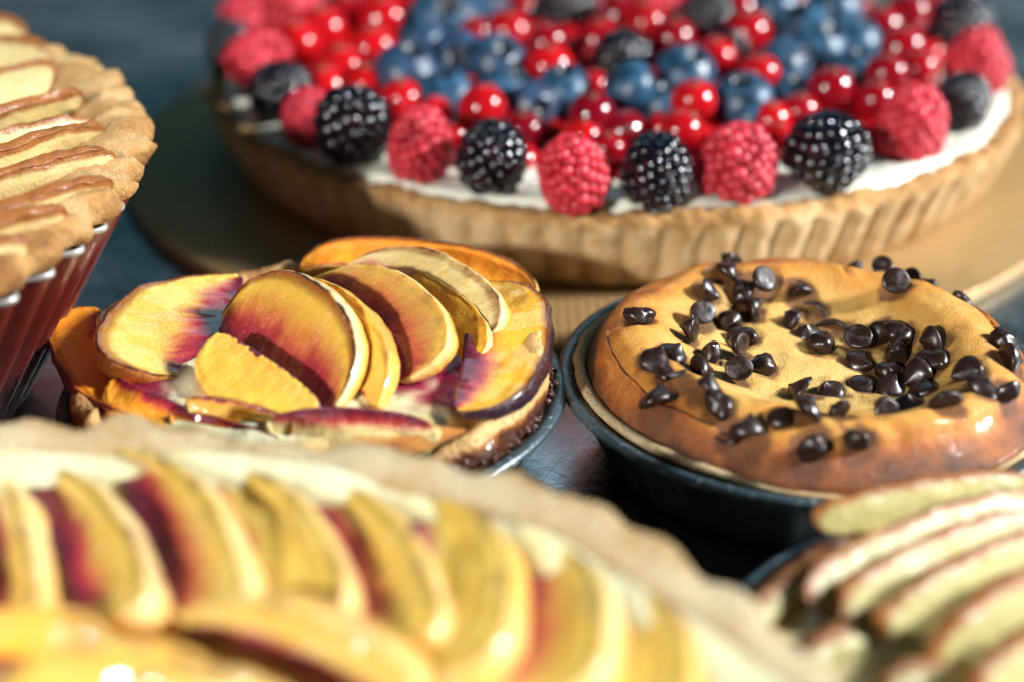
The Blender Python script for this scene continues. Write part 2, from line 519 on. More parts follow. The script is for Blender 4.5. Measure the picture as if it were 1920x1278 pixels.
# ------------------------------------------------------------------ chocolate chip cheesecake
root = thing("chocolate_chip_cheesecake", "golden baked cheesecake tartlet sprinkled with melted chocolate chips", "cheesecake", (*CHOC_C, .2))
cx, cy = CHOC_C
RAD = oval(cx, cy, KP)
HP = np.array([(0, 2.36), (1.2, 2.38), (2.2, 2.48), (2.9, 2.78), (3.4, 3.10), (3.85, 3.24), (4.25, 3.16), (4.6, 2.88), (4.9, 2.60), (5.14, 2.30), (5.17, 1.7)])
_g = np.linspace(0, 5.3, 531)
_h = np.interp(_g, HP[:, 0], HP[:, 1])
_kn = np.exp(-np.linspace(-2.5, 2.5, 61) ** 2); _kn /= _kn.sum()
_hs = np.convolve(np.pad(_h, 30, mode='edge'), _kn, mode='valid')
_h = np.where(_g < 4.5, _hs, _hs * smooth(5.0, 4.5, _g) + _h * (1 - smooth(5.0, 4.5, _g)))
def hcheese(x, y):
    r, ph = RAD(x, y)
    # uneven puffed rim
    rr = r + .16 * np.sin(2 * ph + .6) + .10 * np.sin(3 * ph + 2) * smooth(5, 3.5, r)
    rr = np.where(r > 4.5, r, rr)
    z = np.interp(rr, _g, _h)
    p3 = np.stack([x, y, x * 0], -1)
    z = z + .10 * fbm(p3, .6, 2, 3) * smooth(5.0, 4.2, r) + .045 * noise(p3, 1.5, 6) * smooth(5.1, 4.6, r) + .016 * fbm(p3, 3.0, 2, 9)
    # folds in the skin
    for (a, w, d, r0, r1) in ((3.00, .10, .10, 3.3, 4.7), (-1.45, .12, .12, 3.4, 4.8), (1.15, .035, .16, 3.4, 4.3)):
        dd = np.angle(np.exp(1j * (ph - a - .12 * (r - 3.8)))) * r
        z = z - d * np.exp(-(dd / (w * 2)) ** 2) * smooth(r0, r0 + .5, r) * smooth(r1, r1 - .4, r)
    return z
CHIPS = []      # x, y (crop), kind, scale, spin, facing
_raw = [  # X, Y in the 900 px wide crop drawn at 1920; kind; scale; angle
 (605,82,'drop',1.15,20),(722,95,'melt',1.15,140),(650,165,'drop',1.1,60),(862,138,'disc',1.15,(.25,-.55,.6)),(795,175,'melt',1.05,75),(820,245,'melt',1.25,70),
 (1025,182,'drop',1.2,200),(1085,243,'smear',1.0,-35),(1000,285,'drop',1.0,250),(1060,325,'melt',1.05,30),(1112,380,'melt',1.2,-20),(1170,312,'smear',1.1,20),
 (382,268,'melt',1.1,-20),(620,283,'disc',1.12,(.2,-.6,.6)),(742,288,'drop',1.05,300),(570,345,'disc',.95,(.85,-.45,.15)),(520,405,'drop',1.15,100),(440,430,'drop',1.15,160),
 (800,350,'melt',1.1,20),(775,405,'disc',1.0,(.75,-.6,.25)),(672,418,'drop',1.05,120),(610,470,'drop',1.2,0),(880,462,'melt',1.1,-15),(765,505,'disc',1.05,(-.1,-.7,.5)),
 (540,512,'stick',1.1,-70),(655,558,'melt',1.1,160),(702,612,'melt',1.2,-30),(430,645,'drop',1.3,230),(812,742,'drop',1.35,200),(720,790,'smear',.8,200),(1070,825,'drop',1.3,30),(1255,765,'drop',1.05,330),
 (1320,82,'drop',1.0,60),(1412,155,'disc',1.1,(-.05,-.8,.55)),(1475,112,'disc',1.0,(-.2,-.4,.8)),(1642,162,'melt',1.0,-30),(1730,212,'melt',.9,-30),
 (1350,325,'melt',1.15,30),(1425,350,'melt',1.3,-15),(1570,365,'melt',1.15,15),(1420,415,'drop',1.15,0),(1255,385,'disc',1.1,(-.3,-.5,.7)),(1262,440,'drop',1.15,60),
 (1275,530,'drop',1.15,120),(1378,485,'melt',1.1,60),(1388,545,'drop',1.1,200),(1560,440,'melt',1.2,40),(1510,492,'melt',1.2,50),(1515,548,'drop',1.1,20),(1458,612,'drop',1.15,160),
 (1375,652,'drop',1.0,0),(1612,612,'drop',1.15,300),(1040,565,'drop',1.2,40),(1152,555,'drop',1.15,140),(1045,642,'drop',1.15,260),(950,655,'drop',.9,10),(1187,660,'drop',1.0,60),
 (1710,482,'drop',1.2,60),(1755,532,'drop',1.2,30),(1850,560,'drop',1.1,330),(1838,372,'melt',1.3,0),(1848,428,'melt',1.2,30),(1880,312,'melt',.9,60),(485,480,'melt',.8,40),(770,372,'stick',.7,40),(745,440,'stick',.6,100),(925,130,'smear',.6,60)]
for n_, (X_, Y_, kd, sc, an) in enumerate(_raw):
    if kd == 'melt' and n_ % 2: kd, sc = 'drop', sc * 1.05
    px, py = 1020 + X_ / 2.1333, 460 + Y_ / 2.1333
    z = 2.8
    for it in range(25):
        q = P(px, py, z)
        z = .6 * z + .4 * float(hcheese(q[0:1], q[1:2])[0] + .12)
    q = P(px, py, z)
    if RAD(q[0], q[1])[0] > 4.75:      # slid off behind the rim: keep it on the edge
        f_ = 4.6 / RAD(q[0], q[1])[0]
        q = np.array([cx + (q[0] - cx) * f_, cy + (q[1] - cy) * f_, 0])
    q[2] = float(hcheese(q[0:1], q[1:2])[0])
    CHIPS.append((q, kd, sc, an))
NR, NP = 110, 260
rs = np.concatenate([np.linspace(0.02, 4.5, 84), np.linspace(4.53, 5.17, NR - 84)])
ph = np.linspace(0, 2 * np.pi, NP, endpoint=False)
R_, PH_ = np.meshgrid(rs, ph)
R_ = R_ - .22 * smooth(.5, 1.0, np.cos(PH_ - 3.45)) * smooth(4.2, 5.1, R_)
x = (cx + R_ * np.cos(PH_)).ravel(); y = (cy + KP * R_ * np.sin(PH_)).ravel()
z = hcheese(x, y) - .35 * smooth(.5, 1.0, np.cos(PH_.ravel() - 3.45)) * smooth(4.5, 5.0, R_.ravel())
rr, pp = RAD(x, y)
melt = np.zeros(len(x))
for q, kd, sc, an in CHIPS:
    d = np.hypot(x - q[0], y - q[1])
    z = z - .10 * np.exp(-(d / (.36 * sc)) ** 2)
    nz = .10 * noise(np.stack([x, y, 0 * x], -1), 5, 4)
    melt = np.maximum(melt, smooth(.42 * sc, .28 * sc, d + nz) * .85)
toast = np.interp(rr, [0, 2.2, 3.2, 3.9, 4.4, 4.7, 4.9, 5.17], [.10, .17, .34, .44, .58, .76, .90, 1.0])
toast = toast + .10 * np.cos(pp - 1.9) * smooth(2.8, 4, rr)
fill = part("cheese_filling", np.stack([x, y, z], -1), grid_faces(NP, NR, closed_u=True), M['cheese'], root, dict(toast=toast, melt=melt))
# pastry case showing as a thin pale edge
def crumb(seed, amp=.05, sc=2.5):
    def f(ph, r, z, i):
        p3 = np.stack([r * np.cos(ph), r * np.sin(ph), z], -1)
        k = fbm(p3, sc, 3, seed)
        return r + k * amp, z + k * amp * .8
    return f
pr = densify([(3.9, .3), (4.3, .8), (5.02, 1.98), (5.24, 2.16), (5.24, 2.22), (5.12, 2.24), (4.98, 2.2), (4.94, 2.0)], .1)
def mod(ph, r, z, i):
    r2, z2 = crumb(5, .035)(ph, r, z, i)
    hi = smooth(2.0, 2.4, z)
    return r2, z2 + hi * (.07 * noise(np.stack([np.cos(ph) * 2, np.sin(ph) * 2, 0 * ph], -1), 1, 8) + .26 * smooth(.45, 1.0, np.cos(ph - 3.45)) - .10)
V, F, ph = lathe(pr, 220, KP, mod)
part("pastry_case", V + np.array([cx, cy, 0]), flip_out(F), M['crust_pale'], root, dict(toast=.12 + .2 * smooth(2.4, 2.0, V[:, 2])))

# chip shapes -------------------------------------------------------
def chip_mesh(kind, seed):
    nphi, nt = 26, 16
    t = np.linspace(0, 1, nt)
    ph = np.linspace(0, 2 * np.pi, nphi, endpoint=False)
    if kind in ('drop', 'disc'):
        rp = [0.001, .16, .27, .30, .315, .312, .295, .262, .222, .18, .138, .10, .068, .042, .022, .002]
        zp = [0, 0, 0, .012, .045, .09, .145, .20, .25, .295, .335, .375, .415, .45, .475, .485]
        if kind == 'drop':
            zp = [a * .92 for a in zp]
        r = np.array(rp); zz = np.array(zp)
        V = np.stack([np.outer(np.cos(ph), r), np.outer(np.sin(ph), r), np.repeat(zz[None], nphi, 0)], -1).reshape(-1, 3)
        lean = smooth(.15, .42, V[:, 2])[:, None] * np.array([.14 * math.cos(seed), .14 * math.sin(seed * 1.7), -.05])
        V = V + lean * (.9 if kind == 'drop' else .6)
        F = grid_faces(nphi, nt, closed_u=True)
        am = .030 if kind == 'drop' else .012
        V = V + fbm(V, 3.2, 2, seed)[:, None] * am * np.array([1, 1, .8])
        sky_sheen = np.tile((np.arange(nt) < 3).astype(float), nphi) if kind == 'disc' else np.zeros(len(V))
    elif kind == 'melt':
        th = np.linspace(.02, np.pi - .02, nt)
        V = np.stack([np.outer(np.cos(ph), np.sin(th)), np.outer(np.sin(ph), np.sin(th)), np.repeat(np.cos(th)[None], nphi, 0)], -1).reshape(-1, 3)
        F = flip_out(grid_faces(nphi, nt, closed_u=True))
        V = V * (1 + .16 * fbm(V, 1.3, 2, seed)[:, None] - .30 * np.exp(-((V[:, 0:1] - .2 + .4 * V[:, 1:2]) / .22) ** 2) * (V[:, 2:3] > -.2) * .6)
        V = V * np.array([.36, .27, .23]); V[:, 2] += .14
        V[:, 1] += .35 * (V[:, 0] ** 2) * (1 if seed % 2 else -1)
        sky_sheen = np.zeros(len(V))
    else:
        ln = .42 if kind == 'smear' else .30
        q = np.linspace(0, 1, nt)
        rad = (.085 * np.sin(np.pi * np.clip(q * .9 + .05, 0, 1)) ** .5 * (1.1 - .7 * q) + .01) if kind == 'smear' else np.full(nt, .06) * np.sin(np.pi * np.clip(q, .03, .97)) ** .25
        xx = (q - .5) * 2 * ln; yy = .22 * np.sin(q * 3.2) * (1 if kind == 'smear' else .15)
        zz = (.07 + .05 * np.sin(q * 5)) if kind == 'smear' else .1 + .25 * q
        V = np.stack([np.repeat(xx[None], nphi, 0), yy[None] + np.outer(np.cos(ph), rad), zz[None] + np.outer(np.sin(ph), rad)], -1).reshape(-1, 3)
        F = grid_faces(nphi, nt, closed_u=True)
        V = V + fbm(V, 5, 2, seed)[:, None] * .02
        sky_sheen = np.full(len(V), .5 if kind == 'stick' else 0)
    return make_mesh("chocolate_chip", V, F, M['choc'], dict(sky_sheen=sky_sheen))
CM = {kd: [chip_mesh(kd, s_) for s_ in range(1, 6)] for kd in ('drop', 'disc', 'melt', 'smear', 'stick')}
b0 = np.array([cx, cy, .2])
for i, (q, kd, sc, an) in enumerate(CHIPS):
    o = obj("chocolate_chip", CM[kd][i % 5], root)
    e = .05
    nx = float(hcheese(q[0:1] + e, q[1:2])[0] - hcheese(q[0:1] - e, q[1:2])[0]) / (2 * e)
    ny = float(hcheese(q[0:1], q[1:2] + e)[0] - hcheese(q[0:1], q[1:2] - e)[0]) / (2 * e)
    nrm = Vector((-nx, -ny, 1)).normalized()
    if isinstance(an, tuple):
        d = -Vector(an).normalized()            # flat base looks along `an`
        rot = d.to_track_quat('Z', 'Y')
        pos = Vector(q) + nrm * .20 * sc - d * .15 * sc
    else:
        lie = kd == 'drop' and random.random() < .55
        tilt = Matrix.Rotation((random.uniform(.9, 1.35) if lie else random.uniform(-.5, .5)) if kd == 'drop' else 0, 4, 'X').to_quaternion()
        rot = nrm.to_track_quat('Z', 'Y') @ Matrix.Rotation(math.radians(an) , 4, 'Z').to_quaternion() @ tilt
        pos = Vector(q) - nrm * ((.0 if lie else .13) if kd == 'drop' else .09)
    o.rotation_mode = 'QUATERNION'
    o.rotation_quaternion = rot
    o.location = [(pos[j] - b0[j]) * U for j in range(3)]
    o.scale = [.88 * sc * random.uniform(.88, 1.12), .88 * sc * random.uniform(.88, 1.12), (.82 if kd == 'drop' else .88) * sc * random.uniform(.85, 1.1)]

# ------------------------------------------------------------------ peach tartlet
cx, cy = PEACH_C
root = thing("peach_tartlet", "small peach tart with glossy red-hearted slices and browned edges", "tart", (cx, cy, .2))
pr = densify([(3.9, .3), (4.3, .8), (5.04, 1.98), (5.24, 2.25), (5.24, 2.55), (5.16, 2.86), (4.98, 3.0), (4.78, 2.95), (4.66, 2.75), (4.62, 2.4)], .08)
def mod(ph, r, z, i):
    p3 = np.stack([r * np.cos(ph), r * np.sin(ph), z], -1)
    k = fbm(p3, 2.0, 3, 21)
    hi = smooth(2.0, 2.8, z)
    lift = .22 * np.sin(ph * 3 + 1) + .16 * np.sin(ph * 7 + 2) + .62 * smooth(.80, 1.0, np.cos(ph + .42)) - .30 * smooth(.2, .9, np.cos(ph + 1.1)) - .15
    return r + k * .07 + .05 * np.sin(ph * 22) * hi, z + k * .06 + hi * lift
V, F, ph = lathe(pr, 260, KP, mod)
zz = V[:, 2]
tc = np.clip(1.0 - smooth(2.25, 2.75, zz) * .85 + .25 * smooth(2.75, 3.05, zz) * (noise(V, 1.2, 5) > 0), 0, 1) * .75
tc = np.where(zz < 2.15, .35, tc)
tc = tc - .5 * smooth(2.6, 2.85, zz) * smooth(.75, .95, np.cos(np.arctan2(V[:, 1], V[:, 0]) + .35))
tc = tc + .35 * smooth(2.75, 2.5, zz) * smooth(2.15, 2.3, zz)
part("pastry_case", V + np.array([cx, cy, 0]), flip_out(F), M['caramel'], root, dict(toast=tc))
# caramel bubbles set hard between crust and pan
bm = bmesh.new()
for i in range(190):
    a = random.uniform(-1.75, .12) if i < 150 else random.uniform(2.9, 4.0)
    r = random.gauss(5.24, .05); q = .03 + .055 * random.random() ** 2
    bmesh.ops.create_icosphere(bm, subdivisions=2, radius=q, matrix=Matrix.Translation((r * math.cos(a), KP * r * math.sin(a), random.uniform(2.16, 2.42))))
V = np.array([v.co[:] for v in bm.verts]); F = [tuple(v.index for v in f.verts) for f in bm.faces]; bm.free()
tag(part("caramel_bubbles", V + np.array([cx, cy, 0]), F, M['caramel'], root, dict(toast=np.full(len(V), .9))), kind="stuff")
# bubbled custard
NR, NP = 70, 200
rs = np.linspace(.02, 4.72, NR); ph = np.linspace(0, 2 * np.pi, NP, endpoint=False)
R_, PH_ = np.meshgrid(rs, ph)
x = (cx + R_ * np.cos(PH_)).ravel(); y = (cy + KP * R_ * np.sin(PH_)).ravel()
p3 = np.stack([x, y, 0 * x], -1)
rr = np.hypot(x - cx, (y - cy) / KP)
z = 3.08 - .42 * (rr / 4.7) ** 3 + .12 * fbm(p3, .7, 3, 31)
juice = np.zeros(len(x))
for (jx, jy, jr) in ((255, 732, .75), (300, 700, .5), (760, 705, .8), (870, 690, .9), (440, 560, .5), (600, 790, .5), (180, 640, .5), (830, 740, .6)):
    q = P(jx, jy, 2.95)
    juice = np.maximum(juice, np.exp(-(np.hypot(x - q[0], y - q[1]) / jr + .35 * fbm(p3, 1.4, 3, 40)) ** 2))
toast = .05 + .75 * smooth(3.6, 4.6, rr + .4 * fbm(p3, .8, 2, 44))
part("custard", np.stack([x, y, z], -1), grid_faces(NP, NR, closed_u=True), M['custard'], root, dict(toast=toast, juice=juice))

PEACH_SLICES = [
 # back arc, dark orange, furthest away
 dict(e1=(560,505,3.1), e2=(1000,560,3.0), ap=(800,452,3.75), th=.8, core=.12, char=.9, tone=.05, skin=.30, notch=.3),
 # pale wide slice with a white edge
 dict(e1=(640,500,3.25), e2=(868,654,3.1), ap=(866,500,4.15), th=.70, core=.85, char=.5, tone=.85, skin=.12, notch=-.1),
 dict(e1=(625,530,3.0), e2=(845,700,2.9), ap=(850,548,3.75), th=.5, core=.2, char=.3, tone=.3, skin=.2),
 # flat slice on the right with charred skin
 dict(e1=(908,524,3.5), e2=(852,770,3.2), ap=(1026,622,3.55), th=.50, core=.60, char=1.0, tone=.30, skin=1.3, notch=-.08),
 # olive-yellow face with plum coloured heart
 dict(e1=(562,532,3.4), e2=(738,715,3.1), ap=(788,542,4.3), th=.52, core=1.22, char=.25, tone=.62, skin=.15, notch=-.1),
 # thin yellow slice behind the big one
 dict(e1=(490,595,3.3), e2=(700,772,3.0), ap=(652,556,4.2), th=.55, core=.1, char=.25, tone=.46, skin=.33),
 # big front slice, red heart
 dict(e1=(410,600,3.35), e2=(622,768,3.05), ap=(588,534,4.5), th=.72, core=1.0, char=.85, tone=.46, skin=.04, notch=-.30, nu=96),
 # left slice standing on its edge
 dict(e1=(455,512,3.35), e2=(350,700,3.0), ap=(204,586,3.75), th=.65, core=.58, char=1.0, tone=.60, skin=.42, notch=-.12, nu=96),
 dict(e1=(300,560,3.1), e2=(345,704,2.85), ap=(190,620,3.35), th=.5, core=.3, char=.4, tone=.15, skin=.3),
 # sunk amber slices at the left
 dict(e1=(190,580,2.95), e2=(330,790,2.85), ap=(112,668,2.95), th=.6, core=.35, char=.5, tone=.02, skin=.8, notch=.3),
 dict(e1=(215,705,3.0), e2=(470,800,2.95), ap=(285,820,2.8), th=.7, core=.40, char=.4, tone=.10, skin=.6, notch=.1),
 # small wedge lying on its cut side
 dict(e1=(414,622,3.8), e2=(600,754,3.4), ap=(412,748,3.1), th=.55, core=.0, char=.25, tone=.50, skin=.45, notch=-.1, full=.8),
 # long front wedge with crimson heart on top
 dict(e1=(500,786,3.15), e2=(820,800,3.05), ap=(655,866,2.45), th=.9, core=.52, char=.1, tone=.85, skin=.2, notch=-.42),
 dict(e1=(318,772,3.0), e2=(530,822,2.9), ap=(415,852,2.6), th=.7, core=.3, char=.5, tone=.08, skin=.5, notch=-.2),
 # browned crumpled slice at the front left
 dict(e1=(350,745,3.2), e2=(550,788,3.1), ap=(440,822,2.65), th=.6, core=.18, char=1.2, tone=.4, skin=.5, notch=-.25),
]
for sp in PEACH_SLICES:
    add_slice(root, M['peach'], "peach_slice", sp)

# ------------------------------------------------------------------ large peach tart in the foreground
FG_C, FG_R = (-6.97, 4.37), 13.8
cx, cy = FG_C
root = thing("large_peach_tart", "large peach tart in the foreground with rings of fanned slices", "tart", (cx, cy, 0))
pr = densify([(10.6, .05), (11.3, .6), (13.35, 3.6), (13.75, 4.05), (13.7, 4.32), (13.35, 4.42), (12.95, 4.34), (12.65, 4.16), (12.3, 3.9), (11.8, 3.5)], .14)
def mod(ph, r, z, i):
    p3 = np.stack([r * np.cos(ph), r * np.sin(ph), z], -1)
    k = fbm(p3, 1.1, 3, 61)
    lob = np.sin(ph * 62 + 1.3 * np.sin(ph * 3)) * (.7 + .6 * noise(np.stack([np.cos(ph) * 5, np.sin(ph) * 5, 0 * ph], -1), 1, 3))
    hi = smooth(3.3, 4.2, z)
    out = smooth(12.4, 13.5, r)
    return r + k * .12 + out * (.10 * lob + .14 * np.sin(ph * 9)), z + k * .10 + hi * .06 * lob * out + hi * .10 * np.sin(ph * 7 + 1)
V, F, ph = lathe(pr, 420, 1.0, mod)
q_ = np.hypot(V[:, 0], V[:, 1])
tt = .03 + .42 * smooth(13.2, 13.8, q_) * (.5 + .9 * noise(V, .7, 3)) + .55 * smooth(13.1, 12.6, q_) * smooth(11.9, 12.5, q_) + .22 * fbm(V, .9, 3, 15)
part("pastry_crust", V + np.array([cx, cy, 0]), flip_out(F), M['crust_pale'], root, dict(toast=tt))
NR, NP = 60, 240
rs = np.linspace(.02, 12.85, NR); ph = np.linspace(0, 2 * np.pi, NP, endpoint=False)
R_, PH_ = np.meshgrid(rs, ph)
x = (cx + R_ * np.cos(PH_)).ravel(); y = (cy + R_ * np.sin(PH_)).ravel()
p3 = np.stack([x, y, 0 * x], -1)
rr = R_.ravel()
z = 3.50 + .84 * smooth(11.4, 12.5, rr) + .14 * fbm(p3, .55, 3, 71)
part("custard", np.stack([x, y, z], -1), grid_faces(NP, NR, closed_u=True), M['custard'], root,
     dict(toast=.02 + .36 * smooth(11.9, 11.2, rr) + .15 * smooth(11, 12.2, rr) * (noise(p3, .7, 8) > .2), juice=.1 * np.ones(len(x))))
FG = [
 dict(e1=(-54,856,4.0), e2=(-30,1140,4.0), ap=(50,1043,4.40), full=.76, th=1.05, core=.75, tone=0.62, skin=.3),
 dict(e1=(20,856,4.1), e2=(132,1140,4.05), ap=(236,1010,4.55), full=.76, th=1.05, core=.75, tone=0.62, skin=.3),
 dict(e1=(184,838,4.15), e2=(300,1140,4.05), ap=(418,992,4.65), full=.76, th=1.05, core=.95, tone=0.62, skin=.3),
 dict(e1=(358,856,4.1), e2=(470,1128,4.05), ap=(606,1012,4.60), full=.76, th=1.05, core=.35, tone=0.62, skin=.3),
 dict(e1=(526,876,4.1), e2=(640,1175,4.05), ap=(786,1050,4.60), full=.76, th=1.05, core=.8, tone=0.62, skin=.55),
 dict(e1=(766,936,4.15), e2=(715,1250,4.05), ap=(944,1100,4.65), full=.76, th=1.05, core=.35, tone=0.60, skin=.5),
 dict(e1=(931,996,4.15), e2=(880,1285,4.05), ap=(1122,1160,4.65), full=.76, th=1.05, core=.9, tone=0.60, skin=.3),
 dict(e1=(1106,1076,4.1), e2=(1090,1320,4.05), ap=(1280,1225,4.50), full=.76, th=1.05, core=.5, tone=0.60, skin=.75),
 # inner ring
 dict(e1=(-120,1255,4.1), e2=(215,1262,4.1), ap=(30,1150,4.6), th=.8, core=.3, tone=0.30, skin=.5),
 dict(e1=(20,1330,4.1), e2=(430,1350,4.1), ap=(215,1222,4.7), th=.8, core=.25, tone=0.45, skin=.6),
 dict(e1=(330,1175,4.15), e2=(745,1350,4.1), ap=(600,1172,4.75), th=.9, core=.55, tone=0.62, skin=.4),
 dict(e1=(170,1370,4.2), e2=(560,1440,4.2), ap=(400,1275,4.8), th=.8, core=.7, tone=0.60, skin=.4),
]
for sp in FG:
    sp.update(char=.3, notch=.08, nu=48)
    sp['skin'] *= .45; sp['th'] *= 1.15
    add_slice(root, M['peach'], "peach_slice", sp)
base = root.children
proto = [c for c in base if c.name.startswith("peach_slice")][1:4]
for i in range(7):                     # the ring goes on outside the frame
    c = proto[i % 3].copy(); COL.objects.link(c); c.parent = root
    c.rotation_euler = (0, 0, .30 + .155 * i + .155 * (i % 3))
    c.location = (0, 0, 0)

# ------------------------------------------------------------------ apple tartlet, bottom right
cx, cy = APPLE_C
root = thing("apple_tartlet", "small apple tartlet with pale browned slices at the bottom right corner", "tart", (cx, cy, .2))
pr = densify([(3.9, .3), (4.3, .8), (5.04, 1.98), (5.2, 2.3), (5.1, 2.5), (4.9, 2.5), (4.7, 2.3)], .1)
V, F, ph = lathe(pr, 160, .95, crumb(77, .06, 1.6))
part("pastry_case", V + np.array([cx, cy, 0]), flip_out(F), M['caramel'], root, dict(toast=.35 + .35 * smooth(2.0, 2.4, V[:, 2])))
NR, NP = 40, 120
rs = np.linspace(.02, 4.8, NR); ph = np.linspace(0, 2 * np.pi, NP, endpoint=False)
R_, PH_ = np.meshgrid(rs, ph)
x = (cx + R_ * np.cos(PH_)).ravel(); y = (cy + .95 * R_ * np.sin(PH_)).ravel(); p3 = np.stack([x, y, 0 * x], -1)
part("custard", np.stack([x, y, 2.72 - .22 * (R_.ravel() / 4.8) ** 3 + .12 * fbm(p3, .7, 3, 33)], -1), grid_faces(NP, NR, closed_u=True), M['custard'], root,
     dict(toast=.16 + .4 * smooth(3.8, 4.7, R_.ravel()), juice=0 * x))
AP = [
 dict(e1=(1560,1005,2.6), e2=(2060,925,2.6), ap=(1715,905,3.30), th=.28),
 dict(e1=(1425,1185,2.6), e2=(1600,1055,2.6), ap=(1485,1085,3.0), th=.45),
 dict(e1=(1562,1160,2.65), e2=(2060,945,2.65), ap=(1695,978,3.45), th=.26),
 dict(e1=(1625,1185,2.7), e2=(2065,980,2.7), ap=(1742,1012,3.5), th=.26),
 dict(e1=(1505,1290,2.6), e2=(1690,1190,2.6), ap=(1555,1200,3.0), th=.45),
 dict(e1=(1695,1215,2.75), e2=(2070,1015,2.75), ap=(1800,1052,3.55), th=.26),
 dict(e1=(1785,1260,2.8), e2=(2080,1075,2.8), ap=(1872,1108,3.6), th=.28),
 dict(e1=(1850,1360,2.8), e2=(2120,1210,2.8), ap=(1945,1195,3.6), th=.34),
 dict(e1=(1650,1340,2.65), e2=(1830,1290,2.65), ap=(1725,1250,3.05), th=.4),
]
for sp in AP:
    sp.update(full=.85, notch=.0, char=.42, tone=.12, nu=48, cup=-.2, rag=2.0)
    add_slice(root, M['apple'], "apple_slice", sp)

# ------------------------------------------------------------------ red fluted tin and its apple tart
RC, RR_, RZ = (-22.1, 24.7), 13.6, 6.0
cx, cy = RC
NFL = 74
root = thing("red_fluted_tin", "deep red fluted tart tin with a bare metal rim at the left", "tart tin", (cx, cy, 0))
pr = densify([(0.05, .02), (9.6, .02), (9.75, .06), (13.25, 5.62)], .2)
def mod(ph, r, z, i):
    a = .24 * smooth(.1, .8, z)
    w = np.cos(ph * NFL)
    return r + a * np.sign(w) * np.abs(w) ** .7, z
V, F, ph = lathe(pr, NFL * 12, 1.0, mod)
part("fluted_wall", V + np.array([cx, cy, 0]), flip_out(F)[:], M['tin'], root)
def modr(ph, r, z, i):
    w = np.cos(ph * NFL)
    return r + .24 * np.sign(w) * np.abs(w) ** .7, z
pr = [(13.25, 5.60), (13.30, 5.62), (13.32, 5.68), (13.30, 5.74), (13.25, 5.75), (13.20, 5.73), (13.18, 5.67), (13.20, 5.61), (13.25, 5.60)]
V, F, ph = lathe(pr, NFL * 12, 1.0, modr)
part("metal_rim", V + np.array([cx, cy, 0]), flip_out(F), M['tinrim'], root)

root = thing("large_apple_tart", "tall apple tart with browned fanned slices inside the red fluted tin", "tart", (cx, cy, .3))
pr = densify([(9.5, .3), (13.0, 5.4), (13.1, 5.75), (13.52, 5.88), (13.68, 6.12), (13.5, 6.42), (13.0, 6.5), (12.5, 6.42), (12.0, 6.2), (11.6, 5.8)], .13)
def mod(ph, r, z, i):
    p3 = np.stack([r * np.cos(ph), r * np.sin(ph), z], -1)
    k = fbm(p3, 1.5, 4, 81, .55)
    w = np.cos(ph * NFL)
    out = smooth(12.6, 13.5, r) * smooth(5.5, 5.9, z)
    rag = noise(np.stack([np.cos(ph) * 9, np.sin(ph) * 9, 0 * ph], -1), 1, 5)
    low = smooth(4.0, 5.6, z)
    return r + .12 * k * low + out * (.15 * w + .16 * rag + .10 * fbm(p3, 4, 2, 7)) - .12 * (1 - out) * smooth(5.8, 5.2, z), z + .10 * k * low + out * .12 * rag * low
V, F, ph = lathe(pr, 700, 1.0, mod)
tt = .28 + .30 * smooth(13.2, 13.9, np.hypot(V[:, 0], V[:, 1])) + .22 * noise(V, .5, 2) + .25 * fbm(V, 1.7, 3, 6)
part("pastry_crust", V + np.array([cx, cy, 0]), flip_out(F), M['crust'], root, dict(toast=tt))
NR, NP = 40, 160
rs = np.linspace(.02, 12.2, NR); ph = np.linspace(0, 2 * np.pi, NP, endpoint=False)
R_, PH_ = np.meshgrid(rs, ph)
x = (cx + R_ * np.cos(PH_)).ravel(); y = (cy + R_ * np.sin(PH_)).ravel(); p3 = np.stack([x, y, 0 * x], -1)
part("apple_filling", np.stack([x, y, 6.0 + .12 * fbm(p3, .8, 3, 35)], -1), grid_faces(NP, NR, closed_u=True), M['custard'], root, dict(toast=.32 + 0 * x, juice=0 * x))
RED = [  # (left end, right end, top of the arc)
 ((-330,190), (105,150), (-60,80), 7.0), ((-330,330), (108,165), (-40,150), 7.0),
 ((-300,350), (172,190), (-20,235), 7.0), ((-300,385), (190,235), (-30,270), 6.9),
 ((-280,430), (215,250), (0,300), 6.9), ((-280,480), (232,300), (10,345), 6.9),
 ((-260,520), (225,360), (20,400), 6.8), ((-230,560), (130,420), (0,440), 6.7),
 ((-300,150), (60,110), (-80,40), 6.9), ((-260,580), (60,480), (-60,480), 6.6)]
for i, (l, r, t, zt) in enumerate(RED):
    add_slice(root, M['apple'], "apple_slice", dict(e1=(*l, 6.1), e2=(r[0] - 22, r[1] + 16, 6.15), ap=(t[0], t[1] - 14, 6.72 + .04 * (i % 3)), th=.26, full=.6, notch=0, char=1.0, tone=1.0, nu=60, cup=-.15, rag=2.2))

# ------------------------------------------------------------------ cake board and berry tart
bx, by, br = 3.0, 45.1, 17.5
V, F, ph = lathe([(.02, .5), (br - .08, .5), (br, .46), (br, .06), (br - .08, .01), (.02, .01)], 200)
board = obj("cake_board", make_mesh("cake_board", V, flip_out(F), M['gold']), None, (bx, by, 0))
tag(board, "round golden cardboard cake board under the berry tart", "cake board")

